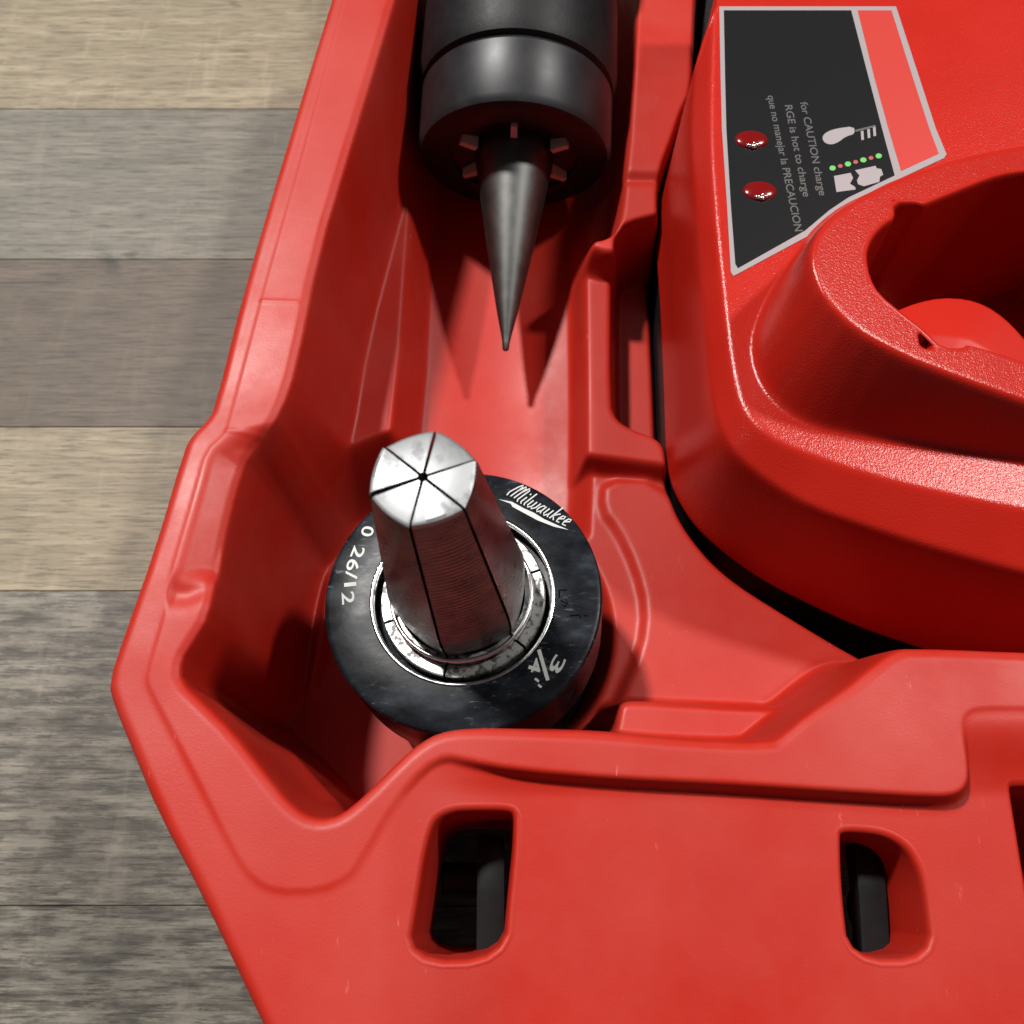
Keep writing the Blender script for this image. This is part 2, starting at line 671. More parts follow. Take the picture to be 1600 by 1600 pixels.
dO = sdf(X, Y, OUT)
dS = sdf(X, Y, SEAM)
dC = sdf(X, Y, CAV)

# rim and outer wall
r = 2.2
e = np.clip(r - dO, 0, r)
H = ZR - (r - np.sqrt(np.maximum(r * r - e * e, 0)))
H = np.where(dO < 0, ZR - r + dO * 11.0, H)
# the front strip outside the raised lip lies lower and falls away to the front
px_x = P(700, 1200, ZR)[0]
fx = ss((X - P(600, 1250, ZR)[0]) / 22.0)
fy = ss((P(1, 1120, ZR)[1] - Y) / 12.0)
front = fx * fy
step = 0.22 + 3.4 * front
fall = 0.06 * np.maximum(0, P(1, 1215, ZR)[1] - Y) * fx
out = ss(-dS / (0.5 + 0.9 * front))
H = H - out * step - np.where(dS < 0, fall * ss(-dS / 3), 0)
H -= 0.20 * np.exp(-(dS / 0.22) ** 2) * (1 - 0.8 * front)

# rolled hump beside the chamfered pocket, ending in a fold
HUMP = PL([(350, 676), (319, 703), (303, 764), (264, 895), (261, 915), (345, 905), (400, 780), (440, 660)], ZR)
dH = sdf(X, Y, HUMP)
H -= np.where(dS > 0, ss(dS / 8.0) * 2.6 * ss((dH + 0.6) / 4.0), 0)
dfold = sdline(X, Y, PL([(264, 926), (290, 926), (318, 914), (345, 897)], ZR))
H -= 0.9 * np.exp(-(dfold / 2.2) ** 2) * ss((dS + 0.2) / 1.5)
# fine witness lines across the rim
for a, b_ in (((408, 470), (466, 472)), ((354, 672), (414, 679))):
    dl = sdline(X, Y, PL([a, b_], ZR))
    H += 0.16 * np.exp(-(dl / 0.3) ** 2)

# cavity: sloping wall to the upper ledge
ZL = 31.0
POCK = PL(rnd([(150, 800), (432, 752), (500, 728), (560, 700), (600, 684), (650, 672), (760, 680), (760, 1400), (150, 1400)], 1), ZL)
dP = sdf(X, Y, POCK)
ZLX = ZL - 6.0 * ss((X + 2.0) / 12.0)
ZW = ZLX + (4.0 - ZLX) * ramp((dP + 1.0) / 4.5)      # ledge, dropping into the corner well
tw = ramp(dC / (5.4 - 1.2 * ss(dP / 6)))
# rounded shoulder
H = np.where(dC > -1.6, H - 0.55 * ss((dC + 1.6) / 1.6) * (dC <= 0) - 0.55 * (dC > 0) * (1 - tw), H)
H = np.where(dC > 0, H + (ZW - H) * tw, H)


def carve(H, poly, zt, w, shift=0.0, fn=ramp):
    d = sdf(X, Y, poly) + shift
    return H + (zt - H) * fn(d / w), d


def raise_(H, poly, zt, w, shift=0.0):
    d = sdf(X, Y, poly) + shift
    t = ramp(d / w)
    return np.where(d > 0, np.maximum(H, H + (zt - H) * t), H)


# ledge left of the trough is a gently inclined strip
LED = PL([(700, -260), (660, -100), (622, 200), (602, 420), (584, 560), (563, 690), (640, 690), (660, 420), (680, 200), (720, -260)], ZL)
# trough under the tool nose
ZT = 14.0
TR_PX = [(735, -260), (700, -100), (676, 200), (664, 340), (655, 480), (648, 600), (636, 720), (600, 860), (905, 860), (912, 700), (902, 420), (905, 395), (920, 360), (950, 330),
         (957, 200), (970, -100), (985, -260)]
TR = PL(TR_PX, ZT)
xc, hw = -3.5, 18.0
Hn, dT = carve(H, TR, ZT + 3.0 * np.clip((X - xc) / hw, -1.1, 1.1) ** 2, 4.0, 1.6)
H = Hn
# right of the trough: raised rib, its upper block and the shelf
ZB = 30.0
RIB = PL([(903, 402), (903, 720), (1060, 740), (1060, 402)], ZB)
H = raise_(H, RIB, ZB, 2.2, 0.4)
BLK = PL(rnd([(916, 366), (945, 362), (957, 345), (963, 300), (966, 262), (973, 200), (990, -100), (1000, -260), (1100, -260), (1100, -100), (1090, 200), (1060, 398), (1030, 405), (912, 400)], 1), 38.0)
H = raise_(H, BLK, 38.0, 2.2, 0.4)
dlb = sdline(X, Y, PL([(965, 276), (1045, 278)], 38.0))
H -= 1.6 * np.exp(-(dlb / 1.3) ** 2) * ss((sdf(X, Y, BLK) - 0.2) / 1.5)
SH = PL(rnd([(935, 742), (1040, 745), (1120, 860), (1440, 1020), (1500, 1200), (900, 1230), (935, 1150), (962, 1080), (993, 1010), (1000, 950), (985, 890), (958, 832), (932, 800)], 1), 26.0)
dSh = sdf(X, Y, SH)
H = H + (26.5 - H) * ss(dSh / 2.0) * ss((dC - 3.5) / 3)
REC = PL(rnd([(953, 455), (956, 432), (972, 418), (1010, 408), (1060, 395), (1070, 740), (1040, 733), (1022, 706), (985, 693), (962, 680), (953, 660)], 1), 22.0)
H, _ = carve(H, REC, 16.0, 2.6, 0.5)
# step in front of the shelf
STB = PL(rnd([(950, 1085), (968, 1076), (989, 1073), (1094, 1079), (1206, 1084), (1300, 1087), (1400, 1090), (1400, 1240), (920, 1240), (937, 1160), (943, 1120)], 1), 41.0)
H = np.maximum(H, np.where(dC > 0, raise_(H, STB, 41.0, 3.2, 0.5), H))
# charger bay
BOT_PX = [(1110, -260), (1100, -100), (1076, 200), (1058, 232), (1044, 276), (1024, 335), (1025, 400), (1031, 479), (1037, 622), (1039, 700), (1045, 756), (1075, 812), (1112, 850),
          (1187, 906), (1262, 944), (1337, 979), (1424, 1009), (1600, 1068), (1800, 1120), (2300, 1200), (2300, -260)]
BOT = PL(rnd(BOT_PX, 2), 27.0)
BAY = PL(rnd([(1110, -260), (1098, -100), (1074, 200), (1056, 232), (1042, 276), (1020, 335), (1020, 400), (1026, 479), (1033, 622), (1036, 716), (1049, 782), (1075, 835),
          (1131, 899), (1225, 959), (1360, 1039), (1600, 1160), (2300, 1300), (2300, -260)], 2), 25.0)
dB = sdf(X, Y, BAY)
H = H + (8.0 - H) * ss((dB + 0.4) / 1.8) * ss((dC - 1.5) / 2.5)
# round well for the expander head
W0 = P(722, 930, 52.0)
dW = 28.5 - np.hypot(X - W0[0] - 0.5, Y - W0[1] - 1.0)
wz = 4.0
H = np.where(dC > 0, np.minimum(H, H + (wz - H) * ramp((dW + 0.0) / 6.0) * ss(dC / 4.5)), H)
# inclined rib on the pocket's corner wall
FR = PL(rnd([(395, 1141), (424, 1147), (458, 1178), (530, 1268), (497, 1285), (440, 1215)], 1), 38.0)
dF = sdf(X, Y, FR)
H = np.where(dC > 1.0, np.maximum(H, np.where(dF > -1.0, 24 + 14.0 * ss((dF + 1.0) / 2.5), 0)), H)
# lens shaped flute on the side wall
FL = PL(rnd([(474, 812), (482, 850), (470, 940), (446, 1015), (424, 1040), (436, 960), (455, 860)], 2), 36.0)
dFl = sdf(X, Y, FL)
H = np.where(dFl > -1.5, H + 3.0 * ss((dFl + 1.5) / 4.0), H)

soft = blur(H, 5)
ws = ss((dC - 0.6) / 2.0)
H = blur(H * (1 - ws) + soft * ws, 1)
# latch openings right through the front strip
ZF = 54.0
SLOTS = [
    [(657, 1400), (665, 1345), (675, 1302), (684, 1283), (703, 1272), (725, 1268), (795, 1267), (804, 1274), (805, 1290), (804, 1330), (798, 1390), (788, 1500), (640, 1500)],
    [(1306, 1306), (1310, 1301), (1330, 1300), (1376, 1305), (1411, 1325), (1431, 1360), (1442, 1399), (1455, 1500), (1325, 1500), (1311, 1399)],
    [(1566, 1231), (1572, 1230), (1590, 1230), (1700, 1232), (1740, 1500), (1618, 1500), (1596, 1390), (1569, 1245)],
]
lip = np.zeros_like(H)
slotD = np.full_like(H, -99.0)
for s in SLOTS:
    slotD = np.maximum(slotD, sdf(X, Y, PL(rnd(s, 2), ZF)))
keep = (H > -1.0) & (slotD < -0.55)
Hb = np.maximum(H, 0.0)
shell = field_mesh('case_shell', xs, ys, Hb, keep, RED, case)


def h_at(x, y):
    fi = min(max((x - xs[0]) / g, 0), len(xs) - 2)
    fj = min(max((y - ys[0]) / g, 0), len(ys) - 2)
    i, j = int(fi), int(fj)
    a, b = fi - i, fj - j
    return (Hb[j, i] * (1 - a) + Hb[j, i + 1] * a) * (1 - b) + (Hb[j + 1, i] * (1 - a) + Hb[j + 1, i + 1] * a) * b


# the walls of the openings, rolled in a little at the top
for s in SLOTS:
    q = PL(rnd(s, 2), ZF)
    dense = []
    for (ax_, ay_), (bx_, by_) in zip(q, np.roll(q, -1, 0)):
        k = max(1, int(math.hypot(bx_ - ax_, by_ - ay_) / 0.4))
        for i in range(k):
            dense.append((ax_ + (bx_ - ax_) * i / k, ay_ + (by_ - ay_) * i / k))
    dense = ccw(dense)
    cen = dense.mean(0)
    tn = np.roll(dense, -1, 0) - np.roll(dense, 1, 0)
    tn /= np.linalg.norm(tn, axis=1)[:, None]
    inw = np.stack([-tn[:, 1], tn[:, 0]], 1)
    V, Fc = [], []
    n = len(dense)
    tops = np.array([h_at(x, y) for x, y in dense])
    tops = (np.roll(tops, 1) + tops + np.roll(tops, -1)) / 3
    for off, dz in ((-1.2, -0.03), (-0.85, 0.05), (-0.5, 0.04), (-0.12, -0.18), (0.15, -0.7), (0.25, -1.4), (0.5, -14), (0.9, -30)):
        for p, w_, z_ in zip(dense, inw, tops):
            pp = p + w_ * off
            V.append((*pp, (h_at(*pp) if off < -0.6 else z_) + dz))
    for i in range(7):
        for k in range(n):
            k2 = (k + 1) % n
            Fc.append((i * n + k, i * n + k2, (i + 1) * n + k2, (i + 1) * n + k))
    meshobj('latch_opening', V, Fc, RED, case, smooth=True)

# latches hanging in the front openings: a bent strap with its pivot pin
def latch(px0, px1, ztop, pin_px):
    z0 = ztop
    a = P(px0, 1306, z0)
    b = P(px1, 1306, z0)
    c = P(px0 + 2, 1400, z0)
    w = b[0] - a[0]
    prof = [(a[1], z0 - 5.0), (a[1] + 0.2, z0 - 2.0), (a[1] - 0.8, z0 - 0.5), (a[1] - 2.2, z0), (c[1], z0 - 0.8), (c[1] - 14, z0 - 4.0), (c[1] - 15, z0 - 8.0),
            (c[1] - 12, z0 - 9.0), (c[1], z0 - 5.0), (a[1] - 2.5, z0 - 5.5)]
    V, Fc = [], []
    bv = 0.5
    cx = (a[0] + b[0]) / 2
    n = len(prof)
    cy = np.mean([p[0] for p in prof])
    cz = np.mean([p[1] for p in prof])
    for xx, sc in ((cx - w / 2, 0.94), (cx - w / 2 + bv, 1), (cx + w / 2 - bv, 1), (cx + w / 2, 0.94)):
        for yy, zz in prof:
            V.append((xx, cy + (yy - cy) * sc, cz + (zz - cz) * sc))
    Fc.append(tuple(range(n)))
    Fc.append(tuple(3 * n + k for k in range(n))[::-1])
    for s in range(3):
        for k in range(n):
            k2 = (k + 1) % n
            Fc.append((s * n + k, (s + 1) * n + k, (s + 1) * n + k2, s * n + k2))
    lt = meshobj('latch', V, Fc, RUBBER, case, smooth=True, sharp=35)
    pc = P(*pin_px, z0 - 14)
    Vp, Fp = lathe([(2.6, -11), (3.0, -10.5), (3.0, 10.5), (2.6, 11)], 28)
    Vp = [(pc[0] + z * 0.5, pc[1] + x, pc[2] + y) for x, y, z in Vp]
    meshobj('pivot_pin', Vp, Fp, BLACKPL, lt, smooth=True, sharp=40)
    return lt


latch(746, 788, 44.0, (740, 1375))
latch(1334, 1376, 44.0, (1380, 1420))

# ------------------------------------------------------------------ battery charger
charger = empty('battery_charger', P(1300, 700, 8) * 1.0,
                'red battery charger with raised round battery socket and black warning label', 'charger')
CO = np.array(charger.location) / MM   # children in millimetres relative to this


def rel(V, o=CO):
    return [tuple(np.asarray(v) - o) for v in V]


gx = 0.30
cxs = np.arange(24, 128, gx)
cys = np.arange(36, 200, gx)
CX, CY = np.meshgrid(cxs, cys)
CHA_PX = [(1105, -260), (1085, -100), (1071, 201), (1081, 340), (1094, 490), (1101, 584), (1112, 662), (1128, 698), (1150, 724), (1187, 753), (1225, 777), (1270, 800), (1375, 834), (1487, 867),
          (1600, 897), (1800, 945), (2300, 1060), (2300, -260)]
TOP_PX = [(1135, -260), (1120, -100), (1108, 201), (1117, 340), (1133, 490), (1141, 560), (1152, 614), (1165, 645), (1185, 670), (1225, 696), (1300, 722), (1375, 746), (1487, 773),
          (1600, 795), (1800, 830), (2300, 910), (2300, -260)]
ZCH, ZTP = 59.0, 64.0
CUP = (84.0, 0.22, 46.0)
CBASE_PX = [(2300, 830), (1800, 760), (1600, 722), (1450, 696), (1337, 679), (1270, 664), (1225, 640), (1193, 604), (1178, 560), (1181, 520), (1207, 462), (1237, 415), (1262, 372),
            (1300, 335), (1340, 312), (1412, 283), (1487, 258), (1600, 236), (2300, 120)]
CTOP_PX = [(2300, 800), (1750, 675), (1600, 627), (1562, 614), (1487, 587), (1412, 557), (1337, 516), (1288, 467), (1268, 425), (1264, 396), (1271, 366), (1290, 340), (1337, 309), (1412, 274),
           (1487, 249), (1600, 226), (2300, 110)]
HOLE_PX = [(2200, 760), (1700, 603), (1600, 565), (1514, 537), (1506, 543), (1472, 543), (1446, 516), (1412, 490), (1375, 460), (1360, 434), (1354, 400), (1358, 383), (1367, 366), (1383, 350), (1399, 341),
           (1397, 317), (1432, 316), (1442, 320), (1450, 318), (1525, 287), (1562, 274), (1600, 268), (2200, 200)]
cB = sdf(CX, CY, BOT)
cC = sdf(CX, CY, PL(rnd(CHA_PX, 2), ZCH))
cT = sdf(CX, CY, PL(rnd(TOP_PX, 2), ZTP))
# the cup leans back: its upper outline sits over a base drawn at the deck
kB = sdf(CX, CY, PL(rnd(CBASE_PX, 1), ZTP))
kT = sdf(CX, CY, PLP(rnd(CTOP_PX, 1), *CUP))
kH = sdf(CX, CY, PLP(HOLE_PX, *CUP))
ZCU = np.maximum(ZTP + 3, CUP[0] - CUP[1] * (CX - CUP[2]))
HC = np.full_like(CX, 27.0)


def loft(H, d0, d1, z0, z1):
    den = np.maximum(d0 - d1, 1e-6)
    t = np.clip(d0 / den, 0, 1)
    return np.where(d0 > 0, np.where(d1 >= 0, z1, z0 + (z1 - z0) * t), H)


HC = loft(HC, cB, cC, 27.0, ZCH)
HC = np.where(cC > 0, loft(HC, cC, cT, ZCH, ZTP), HC)
cup = (kB > 0) | (kT > 0)
HC = np.where(kB > 0, np.maximum(HC, loft(HC, np.maximum(kB, 0.0), kT, ZTP, ZCU)), HC)
HC = np.where(kT > 0, ZCU, HC)
HC = blur(HC, 4)
# battery socket
LEDGE_PX = [(1380, 487), (1397, 479), (1430, 466), (1469, 458), (1510, 460), (1544, 471), (1575, 492), (1600, 517), (1640, 565), (1680, 640), (1500, 620), (1380, 560)]
ledge = sdf(CX, CY, PL(rnd(LEDGE_PX, 1), 68.0))
zl = np.minimum(68.0 + 0.12 * np.maximum(0, ledge), ZCU - 3.0)
# small key hole beside the socket mouth
sq = sdf(CX, CY, PLP([(1438, 524), (1451, 525), (1456, 543), (1442, 539)], *CUP))
HC = np.where(sq > -0.1, HC - 10 * ss((sq + 0.1) / 0.4), HC)
# guide groove down the socket wall
HC = blur(HC, 1)
keepc = (cB > 0.55) & (kH < -0.3)
housing = field_mesh('charger_housing', cxs - CO[0], cys - CO[1], HC - CO[2], keepc, CHARGER, charger)
# socket: rolled lip, tapering wall and floor
q = PLP(rnd(HOLE_PX, 1), *CUP)
q = q[(q[:, 0] < 140)]
k0 = int(np.argmax(q[:, 0]))
dense = []
for (ax_, ay_), (bx_, by_) in zip(q, np.roll(q, -1, 0)):
    k = max(1, int(math.hypot(bx_ - ax_, by_ - ay_) / 0.5))
    for i in range(k):
        dense.append((ax_ + (bx_ - ax_) * i / k, ay_ + (by_ - ay_) * i / k))
dense = ccw(dense)
tn = np.roll(dense, -1, 0) - np.roll(dense, 1, 0)
tn /= np.linalg.norm(tn, axis=1)[:, None] + 1e-9
inw = np.stack([-tn[:, 1], tn[:, 0]], 1)
V, Fc = [], []
n = len(dense)
for off, dz in ((-1.0, -0.12), (-0.65, 0.05), (-0.3, 0.04), (-0.05, -0.12), (0.15, -0.5), (0.22, -1.2), (0.5, -10), (0.8, -22), (1.0, None)):
    for p, w_ in zip(dense, inw):
        pp = p + w_ * off
        zt = max(ZTP + 3, CUP[0] - CUP[1] * (pp[0] - CUP[2]))
        V.append((*pp, 29.0 if dz is None else zt + dz))
for i in range(8):
    for k in range(n):
        k2 = (k + 1) % n
        Fc.append((i * n + k, i * n + k2, (i + 1) * n + k2, (i + 1) * n + k))
Fc.append(tuple(8 * n + k for k in range(n)))
sock = meshobj('battery_socket', rel(V), Fc, CHARGER_IN, charger, smooth=True, sharp=60)
lz = blur(zl - 9.0 * (1 - ss((ledge + 0.7) / 1.5)), 2)
field_mesh('socket_ledge', cxs - CO[0], cys - CO[1], lz - CO[2], (kH > 0.1) & (ledge > -0.7), CHARGER_IN, sock)
# rolled lower edge of the housing
def hc_at(x, y):
    fi = min(max((x - cxs[0]) / gx, 0), len(cxs) - 2)
    fj = min(max((y - cys[0]) / gx, 0), len(cys) - 2)
    i, j = int(fi), int(fj)
    a, b = fi - i, fj - j
    return (HC[j, i] * (1 - a) + HC[j, i + 1] * a) * (1 - b) + (HC[j + 1, i] * (1 - a) + HC[j + 1, i + 1] * a) * b


run = [p for p in BOT if p[0] < 126 and p[1] < 198]
dense = []
for (ax_, ay_), (bx_, by_) in zip(run[:-1], run[1:]):
    k = max(1, int(math.hypot(bx_ - ax_, by_ - ay_) / 0.5))
    for i in range(k):
        dense.append((ax_ + (bx_ - ax_) * i / k, ay_ + (by_ - ay_) * i / k))
dense = np.array(dense)
tn = np.gradient(dense, axis=0)
tn /= np.linalg.norm(tn, axis=1)[:, None] + 1e-9
inw = np.stack([-tn[:, 1], tn[:, 0]], 1)
mid_ = dense[len(dense) // 2]
if sdf(np.array([[mid_[0] + inw[len(dense) // 2][0]]]), np.array([[mid_[1] + inw[len(dense) // 2][1]]]), BOT)[0, 0] < 0:
    inw = -inw
V, Fc = [], []
n = len(dense)
for off, zz in ((1.3, None), (0.95, None), (0.6, None), (0.25, 28.2), (0.08, 27.6), (0.12, 27.0), (0.6, 26.6)):
    for p, w_ in zip(dense, inw):
        pp = p + w_ * off
        hz = hc_at(*pp) + (0.15 if off < 1.2 else -0.1)
        V.append((*pp, hz if zz is None else zz))
for i in range(6):
    for k in range(n - 1):
        Fc.append((i * n + k, i * n + k + 1, (i + 1) * n + k + 1, (i + 1) * n + k))
meshobj('housing_edge', rel(V), Fc, CHARGER, charger, smooth=True)
# black base under the red housing
Bp = PL(rnd([(1113, -60), (1103, 0), (1080, 200), (1048, 285), (1030, 340), (1034, 479), (1040, 622), (1042, 700), (1048, 752), (1079, 808), (1115, 846),
         (1189, 901), (1263, 939), (1338, 973), (1424, 1003), (1600, 1060), (1680, 1085), (1680, -60)], 2), 27.0)
Vb, Fb = prism(ccw(Bp), 8.0, 27.6)
meshobj('charger_base', rel(Vb), Fb, BLACKPL, charger)

# label plate on the deck
ZLb = ZTP + 0.12
Mtop = Matrix.Translation(Vector((0, 0, 0)))


def deck(poly, z):
    return [tuple(p) for p in PL(poly, z)]


def flat(name, poly, z, th, mat, parent, it=0):
    q = ccw(PL(rnd(poly, it) if it else poly, z))
    V, Fc = prism(q, z - th, z)
    return meshobj(name, rel(V), Fc, mat, parent)


lab = flat('label_plate', [(1146, 431), (1152, 428), (1260, 370), (1300, 336), (1330, 316), (1410, 277), (1475, 247), (1479, 241), (1462, 200), (1436, 120), (1400, 10), (1124, 10), (1126, 120), (1128, 201), (1136, 320), (1142, 425)],
           ZLb, 0.3, LABELGREY, charger)
flat('black_field', [(1153, 419), (1258, 360), (1296, 328), (1326, 308), (1398, 274), (1378, 200), (1357, 120), (1330, 16), (1131, 16), (1133, 120), (1135, 201), (1142, 320), (1149, 412)],
     ZLb + 0.04, 0.1, LABELBLK, lab)
flat('red_field', [(1408, 267), (1467, 240), (1452, 200), (1426, 120), (1393, 16), (1340, 16), (1366, 120), (1388, 200)], ZLb + 0.04, 0.1, LABELRED, lab)


def deck_text(body, p0, p1, hpx, mat, bold=0.0):
    a = P(*p0, ZLb)[:2]
    b = P(*p1, ZLb)[:2]
    xd = b - a
    L = np.linalg.norm(xd)
    xd /= L
    yd = np.array([-xd[1], xd[0]])
    return text_mesh('lettering', body, a - CO[:2], xd, yd, 1, hpx * 0.125, ZLb + 0.09 - CO[2], mat, lab, fit=L, bold=bold)


deck_text('que no manejar la PRECAUCION', (1199, 150), (1242, 362), 17, LABELTXT, 0.012)
deck_text('RGE is hot to charge', (1226, 165), (1255, 308), 17, LABELTXT, 0.012)
deck_text('for CAUTION charge', (1250, 160), (1280, 306), 17, LABELTXT, 0.012)
zi = ZLb + 0.09
flat('thermometer_icon', [(1286, 211), (1294, 205), (1306, 201), (1334, 197), (1336, 209), (1322, 213), (1310, 222), (1300, 226), (1290, 224), (1285, 218)], zi, 0.04, ICON, lab, 1)
flat('thermometer_icon', [(1336, 203), (1368, 195), (1368, 198), (1337, 206)], zi, 0.04, LABELTXT, lab)
for (x, y) in ((1347, 212), (1357, 209), (1366, 206)):
    flat('scale_tick', [(x - 2, y - 7), (x + 2, y - 8), (x + 3, y + 6), (x - 1, y + 7)], zi, 0.04, ICON, lab)
flat('battery_icon', [(1303, 275), (1329, 270), (1333, 278), (1328, 287), (1336, 292), (1337, 296), (1307, 300)], zi, 0.04, ICON, lab)
flat('battery_icon', [(1336, 266), (1368, 259), (1370, 263), (1377, 264), (1380, 273), (1375, 276), (1374, 284), (1350, 291), (1341, 288), (1339, 282), (1343, 274)], zi, 0.04, ICON, lab)
for k in range(7):
    t = k / 6
    x, y = 1301 + t * 72, 262.5 - t * 19
    rr_ = 5.0 if k % 2 == 0 else 3.8
    flat('status_dot', [(x + rr_ * math.cos(a), y + 0.8 * rr_ * math.sin(a)) for a in np.linspace(0, 2 * math.pi, 11)[:-1]], zi, 0.04, GREENP if k % 2 == 0 else REDP, lab)


def dome(c, rx, ry, h, n=28, m=8):
    V, Fc = [], []
    for i in range(m):
        f_ = i / m * math.pi / 2
        for k in range(n):
            a = 2 * math.pi * k / n
            V.append((c[0] + rx * math.cos(f_) * math.cos(a), c[1] + ry * math.cos(f_) * math.sin(a), c[2] + h * math.sin(f_)))
    V.append((c[0], c[1], c[2] + h))
    for i in range(m - 1):
        for k in range(n):
            k2 = (k + 1) % n
            Fc.append((i * n + k, i * n + k2, (i + 1) * n + k2, (i + 1) * n + k))
    for k in range(n):
        Fc.append(((m - 1) * n + k, (m - 1) * n + (k + 1) % n, m * n))
    return V, Fc


for (x, y) in ((1174, 219), (1187, 299)):
    c = P(x, y, ZLb)
    V, Fc = dome(c, 3.3, 2.3, 0.8)
    le = meshobj('indicator_lens', rel(V), Fc, LENS, charger, smooth=True)
    for (dx, dy, rr_) in ((-0.75, -1.7, 0.6), (0.15, -1.95, 0.6), (0.95, -1.6, 0.5), (0.3, -1.3, 0.45)):
        V, Fc = dome(c + np.array([dx, dy, 0.35]), rr_, rr_ * 0.8, 0.5, 12, 5)
        meshobj('led_chip', rel(V), Fc, CHIP, le, smooth=True)

# ------------------------------------------------------------------ expander head standing in its well
R_D = 24.3
D0 = P(722, 930, 52.0)
L_CONE = 44.0
d = ray(661, 745)
o = CAM - D0
aa, bb, cc = d @ d, 2 * o @ d, o @ o - L_CONE ** 2
t = (-bb - math.sqrt(bb * bb - 4 * aa * cc)) / (2 * aa)
T0 = CAM + t * d
ax = (T0 - D0) / L_CONE
u = np.cross([0, 1, 0], ax)
u /= np.linalg.norm(u)
v = np.cross(ax, u)
MH = Matrix(((u[0], v[0], ax[0], D0[0]), (u[1], v[1], ax[1], D0[1]), (u[2], v[2], ax[2], D0[2]), (0, 0, 0, 1)))
head = empty('expander_head', None, 'pipe expander head with black collar and six-jaw silver cone, standing in the corner well', 'expander head', M=MH)

# collar
prof = [(15.9, -0.35), (16.25, 0.0), (23.3, 0.0), (23.9, -0.2), (24.25, -0.7), (24.3, -1.4), (24.3, -15.5), (23.8, -16.2), (22.4, -16.4), (22.2, -18),
        (22.2, -44.5), (21.6, -46.0), (14.6, -46.0), (14.6, -3.2), (15.9, -3.0)]
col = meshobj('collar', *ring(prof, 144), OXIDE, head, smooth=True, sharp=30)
meshobj('bore_edge', *ring([(15.35, -0.9), (15.55, -0.05), (15.75, 0.10), (16.0, 0.10), (16.12, 0.03), (16.0, -0.6)], 144), EDGESTEEL, col, smooth=True, sharp=40)

# jaws
pa = plane_pt(678, 680, MH, L_CONE)
pb = plane_pt(642, 815, MH, L_CONE)
ang0 = math.atan2(pa[1] - pb[1], pa[0] - pb[0])
JP = [(14.45, -3.0), (14.45, -0.9), (14.2, -0.6), (12.5, -0.6), (12.35, -0.8), (12.35, -1.3), (11.95, -1.3), (11.95, 0.4), (11.85, 0.5)]
CP = [(11.2, 0.5), (11.2, 1.9), (11.35, 2.1), (11.35, 3.6), (11.55, 4.2), (11.5, 9.0)]
TIP_R = 7.0
CPX = CP + [(11.5 + (TIP_R + 0.45 - 11.5) * s, 9.0 + (L_CONE - 0.9 - 9.0) * s) for s in (0.2, 0.4, 0.6, 0.8, 1.0)] + [(TIP_R + 0.2, L_CONE - 0.25), (TIP_R - 0.3, L_CONE)]
GAP = 0.24


def jaw_mesh(prof, k, flat_=0.5, K=12, rin=0.75, zb=-3.0, zt=None, top=True):
    a_lo, a_hi = ang0 + k * math.pi / 3, ang0 + (k + 1) * math.pi / 3
    mid = (a_lo + a_hi) / 2
    V, Fc = [], []
    rows_ = [(rin, prof[0][1])] + prof + [(rin, prof[-1][1])]
    for r_, z_ in rows_:
        off = math.asin(min(0.6, GAP / max(r_, 0.4)))
        for i in range(K + 1):
            a = a_lo + off + (a_hi - a_lo - 2 * off) * i / K
            hexr = math.cos(math.pi / 6) / math.cos(a - mid)
            rr2 = r_ * (1 - flat_ + flat_ * hexr * 1.04)
            V.append((rr2 * math.cos(a), rr2 * math.sin(a), z_))
    n = K + 1
    m = len(rows_)
    for i in range(m - 1):
        for j in range(K):
            Fc.append((i * n + j, i * n + j + 1, (i + 1) * n + j + 1, (i + 1) * n + j))
    for i in range(m):
        pass
    Fc.append(tuple(i * n for i in range(m)))
    Fc.append(tuple(i * n + K for i in range(m))[::-1])
    for j in range(K):
        Fc.append(((m - 1) * n + j, (m - 1) * n + j + 1, j + 1, j))
    return V, Fc


for k in range(6):
    V, Fc = jaw_mesh(CPX, k)
    tx, ty = [(0.03, -0.02), (-0.035, 0.03), (0.04, 0.035), (-0.02, -0.045), (0.015, 0.05), (-0.045, -0.01)][k]
    V = [(x, y, z + (tx * x + ty * y if z > L_CONE - 1.0 else 0)) for x, y, z in V]
    jw = meshobj('jaw', V, Fc, JAW, head, smooth=True, sharp=28)
    jw.data.materials.append(TIPSTEEL)
    for p in jw.data.polygons:
        if p.center.z > (L_CONE - 0.5) * MM:
            p.material_index = 1
    V, Fc = jaw_mesh(JP, k, flat_=0.0, K=14, rin=11.0)
    meshobj('jaw_flange', V, Fc, STEEL, jw, smooth=True, sharp=28)
# retaining spring ring lying round the jaws
NR = 96
V, Fc = [], []
for i in range(NR):
    a = 2 * math.pi * i / NR
    for j in range(10):
        b_ = 2 * math.pi * j / 10
        rr2 = 12.15 + 0.42 * math.cos(b_)
        V.append((rr2 * math.cos(a), rr2 * math.sin(a), 1.05 + 0.5 * math.sin(b_)))
for i in range(NR):
    for j in range(10):
        i2, j2 = (i + 1) % NR, (j + 1) % 10
        Fc.append((i * 10 + j, i2 * 10 + j, i2 * 10 + j2, i * 10 + j2))
meshobj('retaining_ring', V, Fc, EDGESTEEL, head, smooth=True)


# engraving on the collar
def hp(px, py):
    return plane_pt(px, py, MH, 0.03)


def head_text(body, p0, p1, hmm, flip=False, bold=0.01, fit=True, wx=None):
    a, b = hp(*p0), hp(*p1)
    xd = b - a
    L = np.linalg.norm(xd)
    xd /= L
    yd = np.array([-xd[1], xd[0]])
    return text_mesh('engraved_mark', body, a, xd, yd, wx or 1, hmm, 0.03, WHITEP, col, fit=L if fit else None, bold=bold)


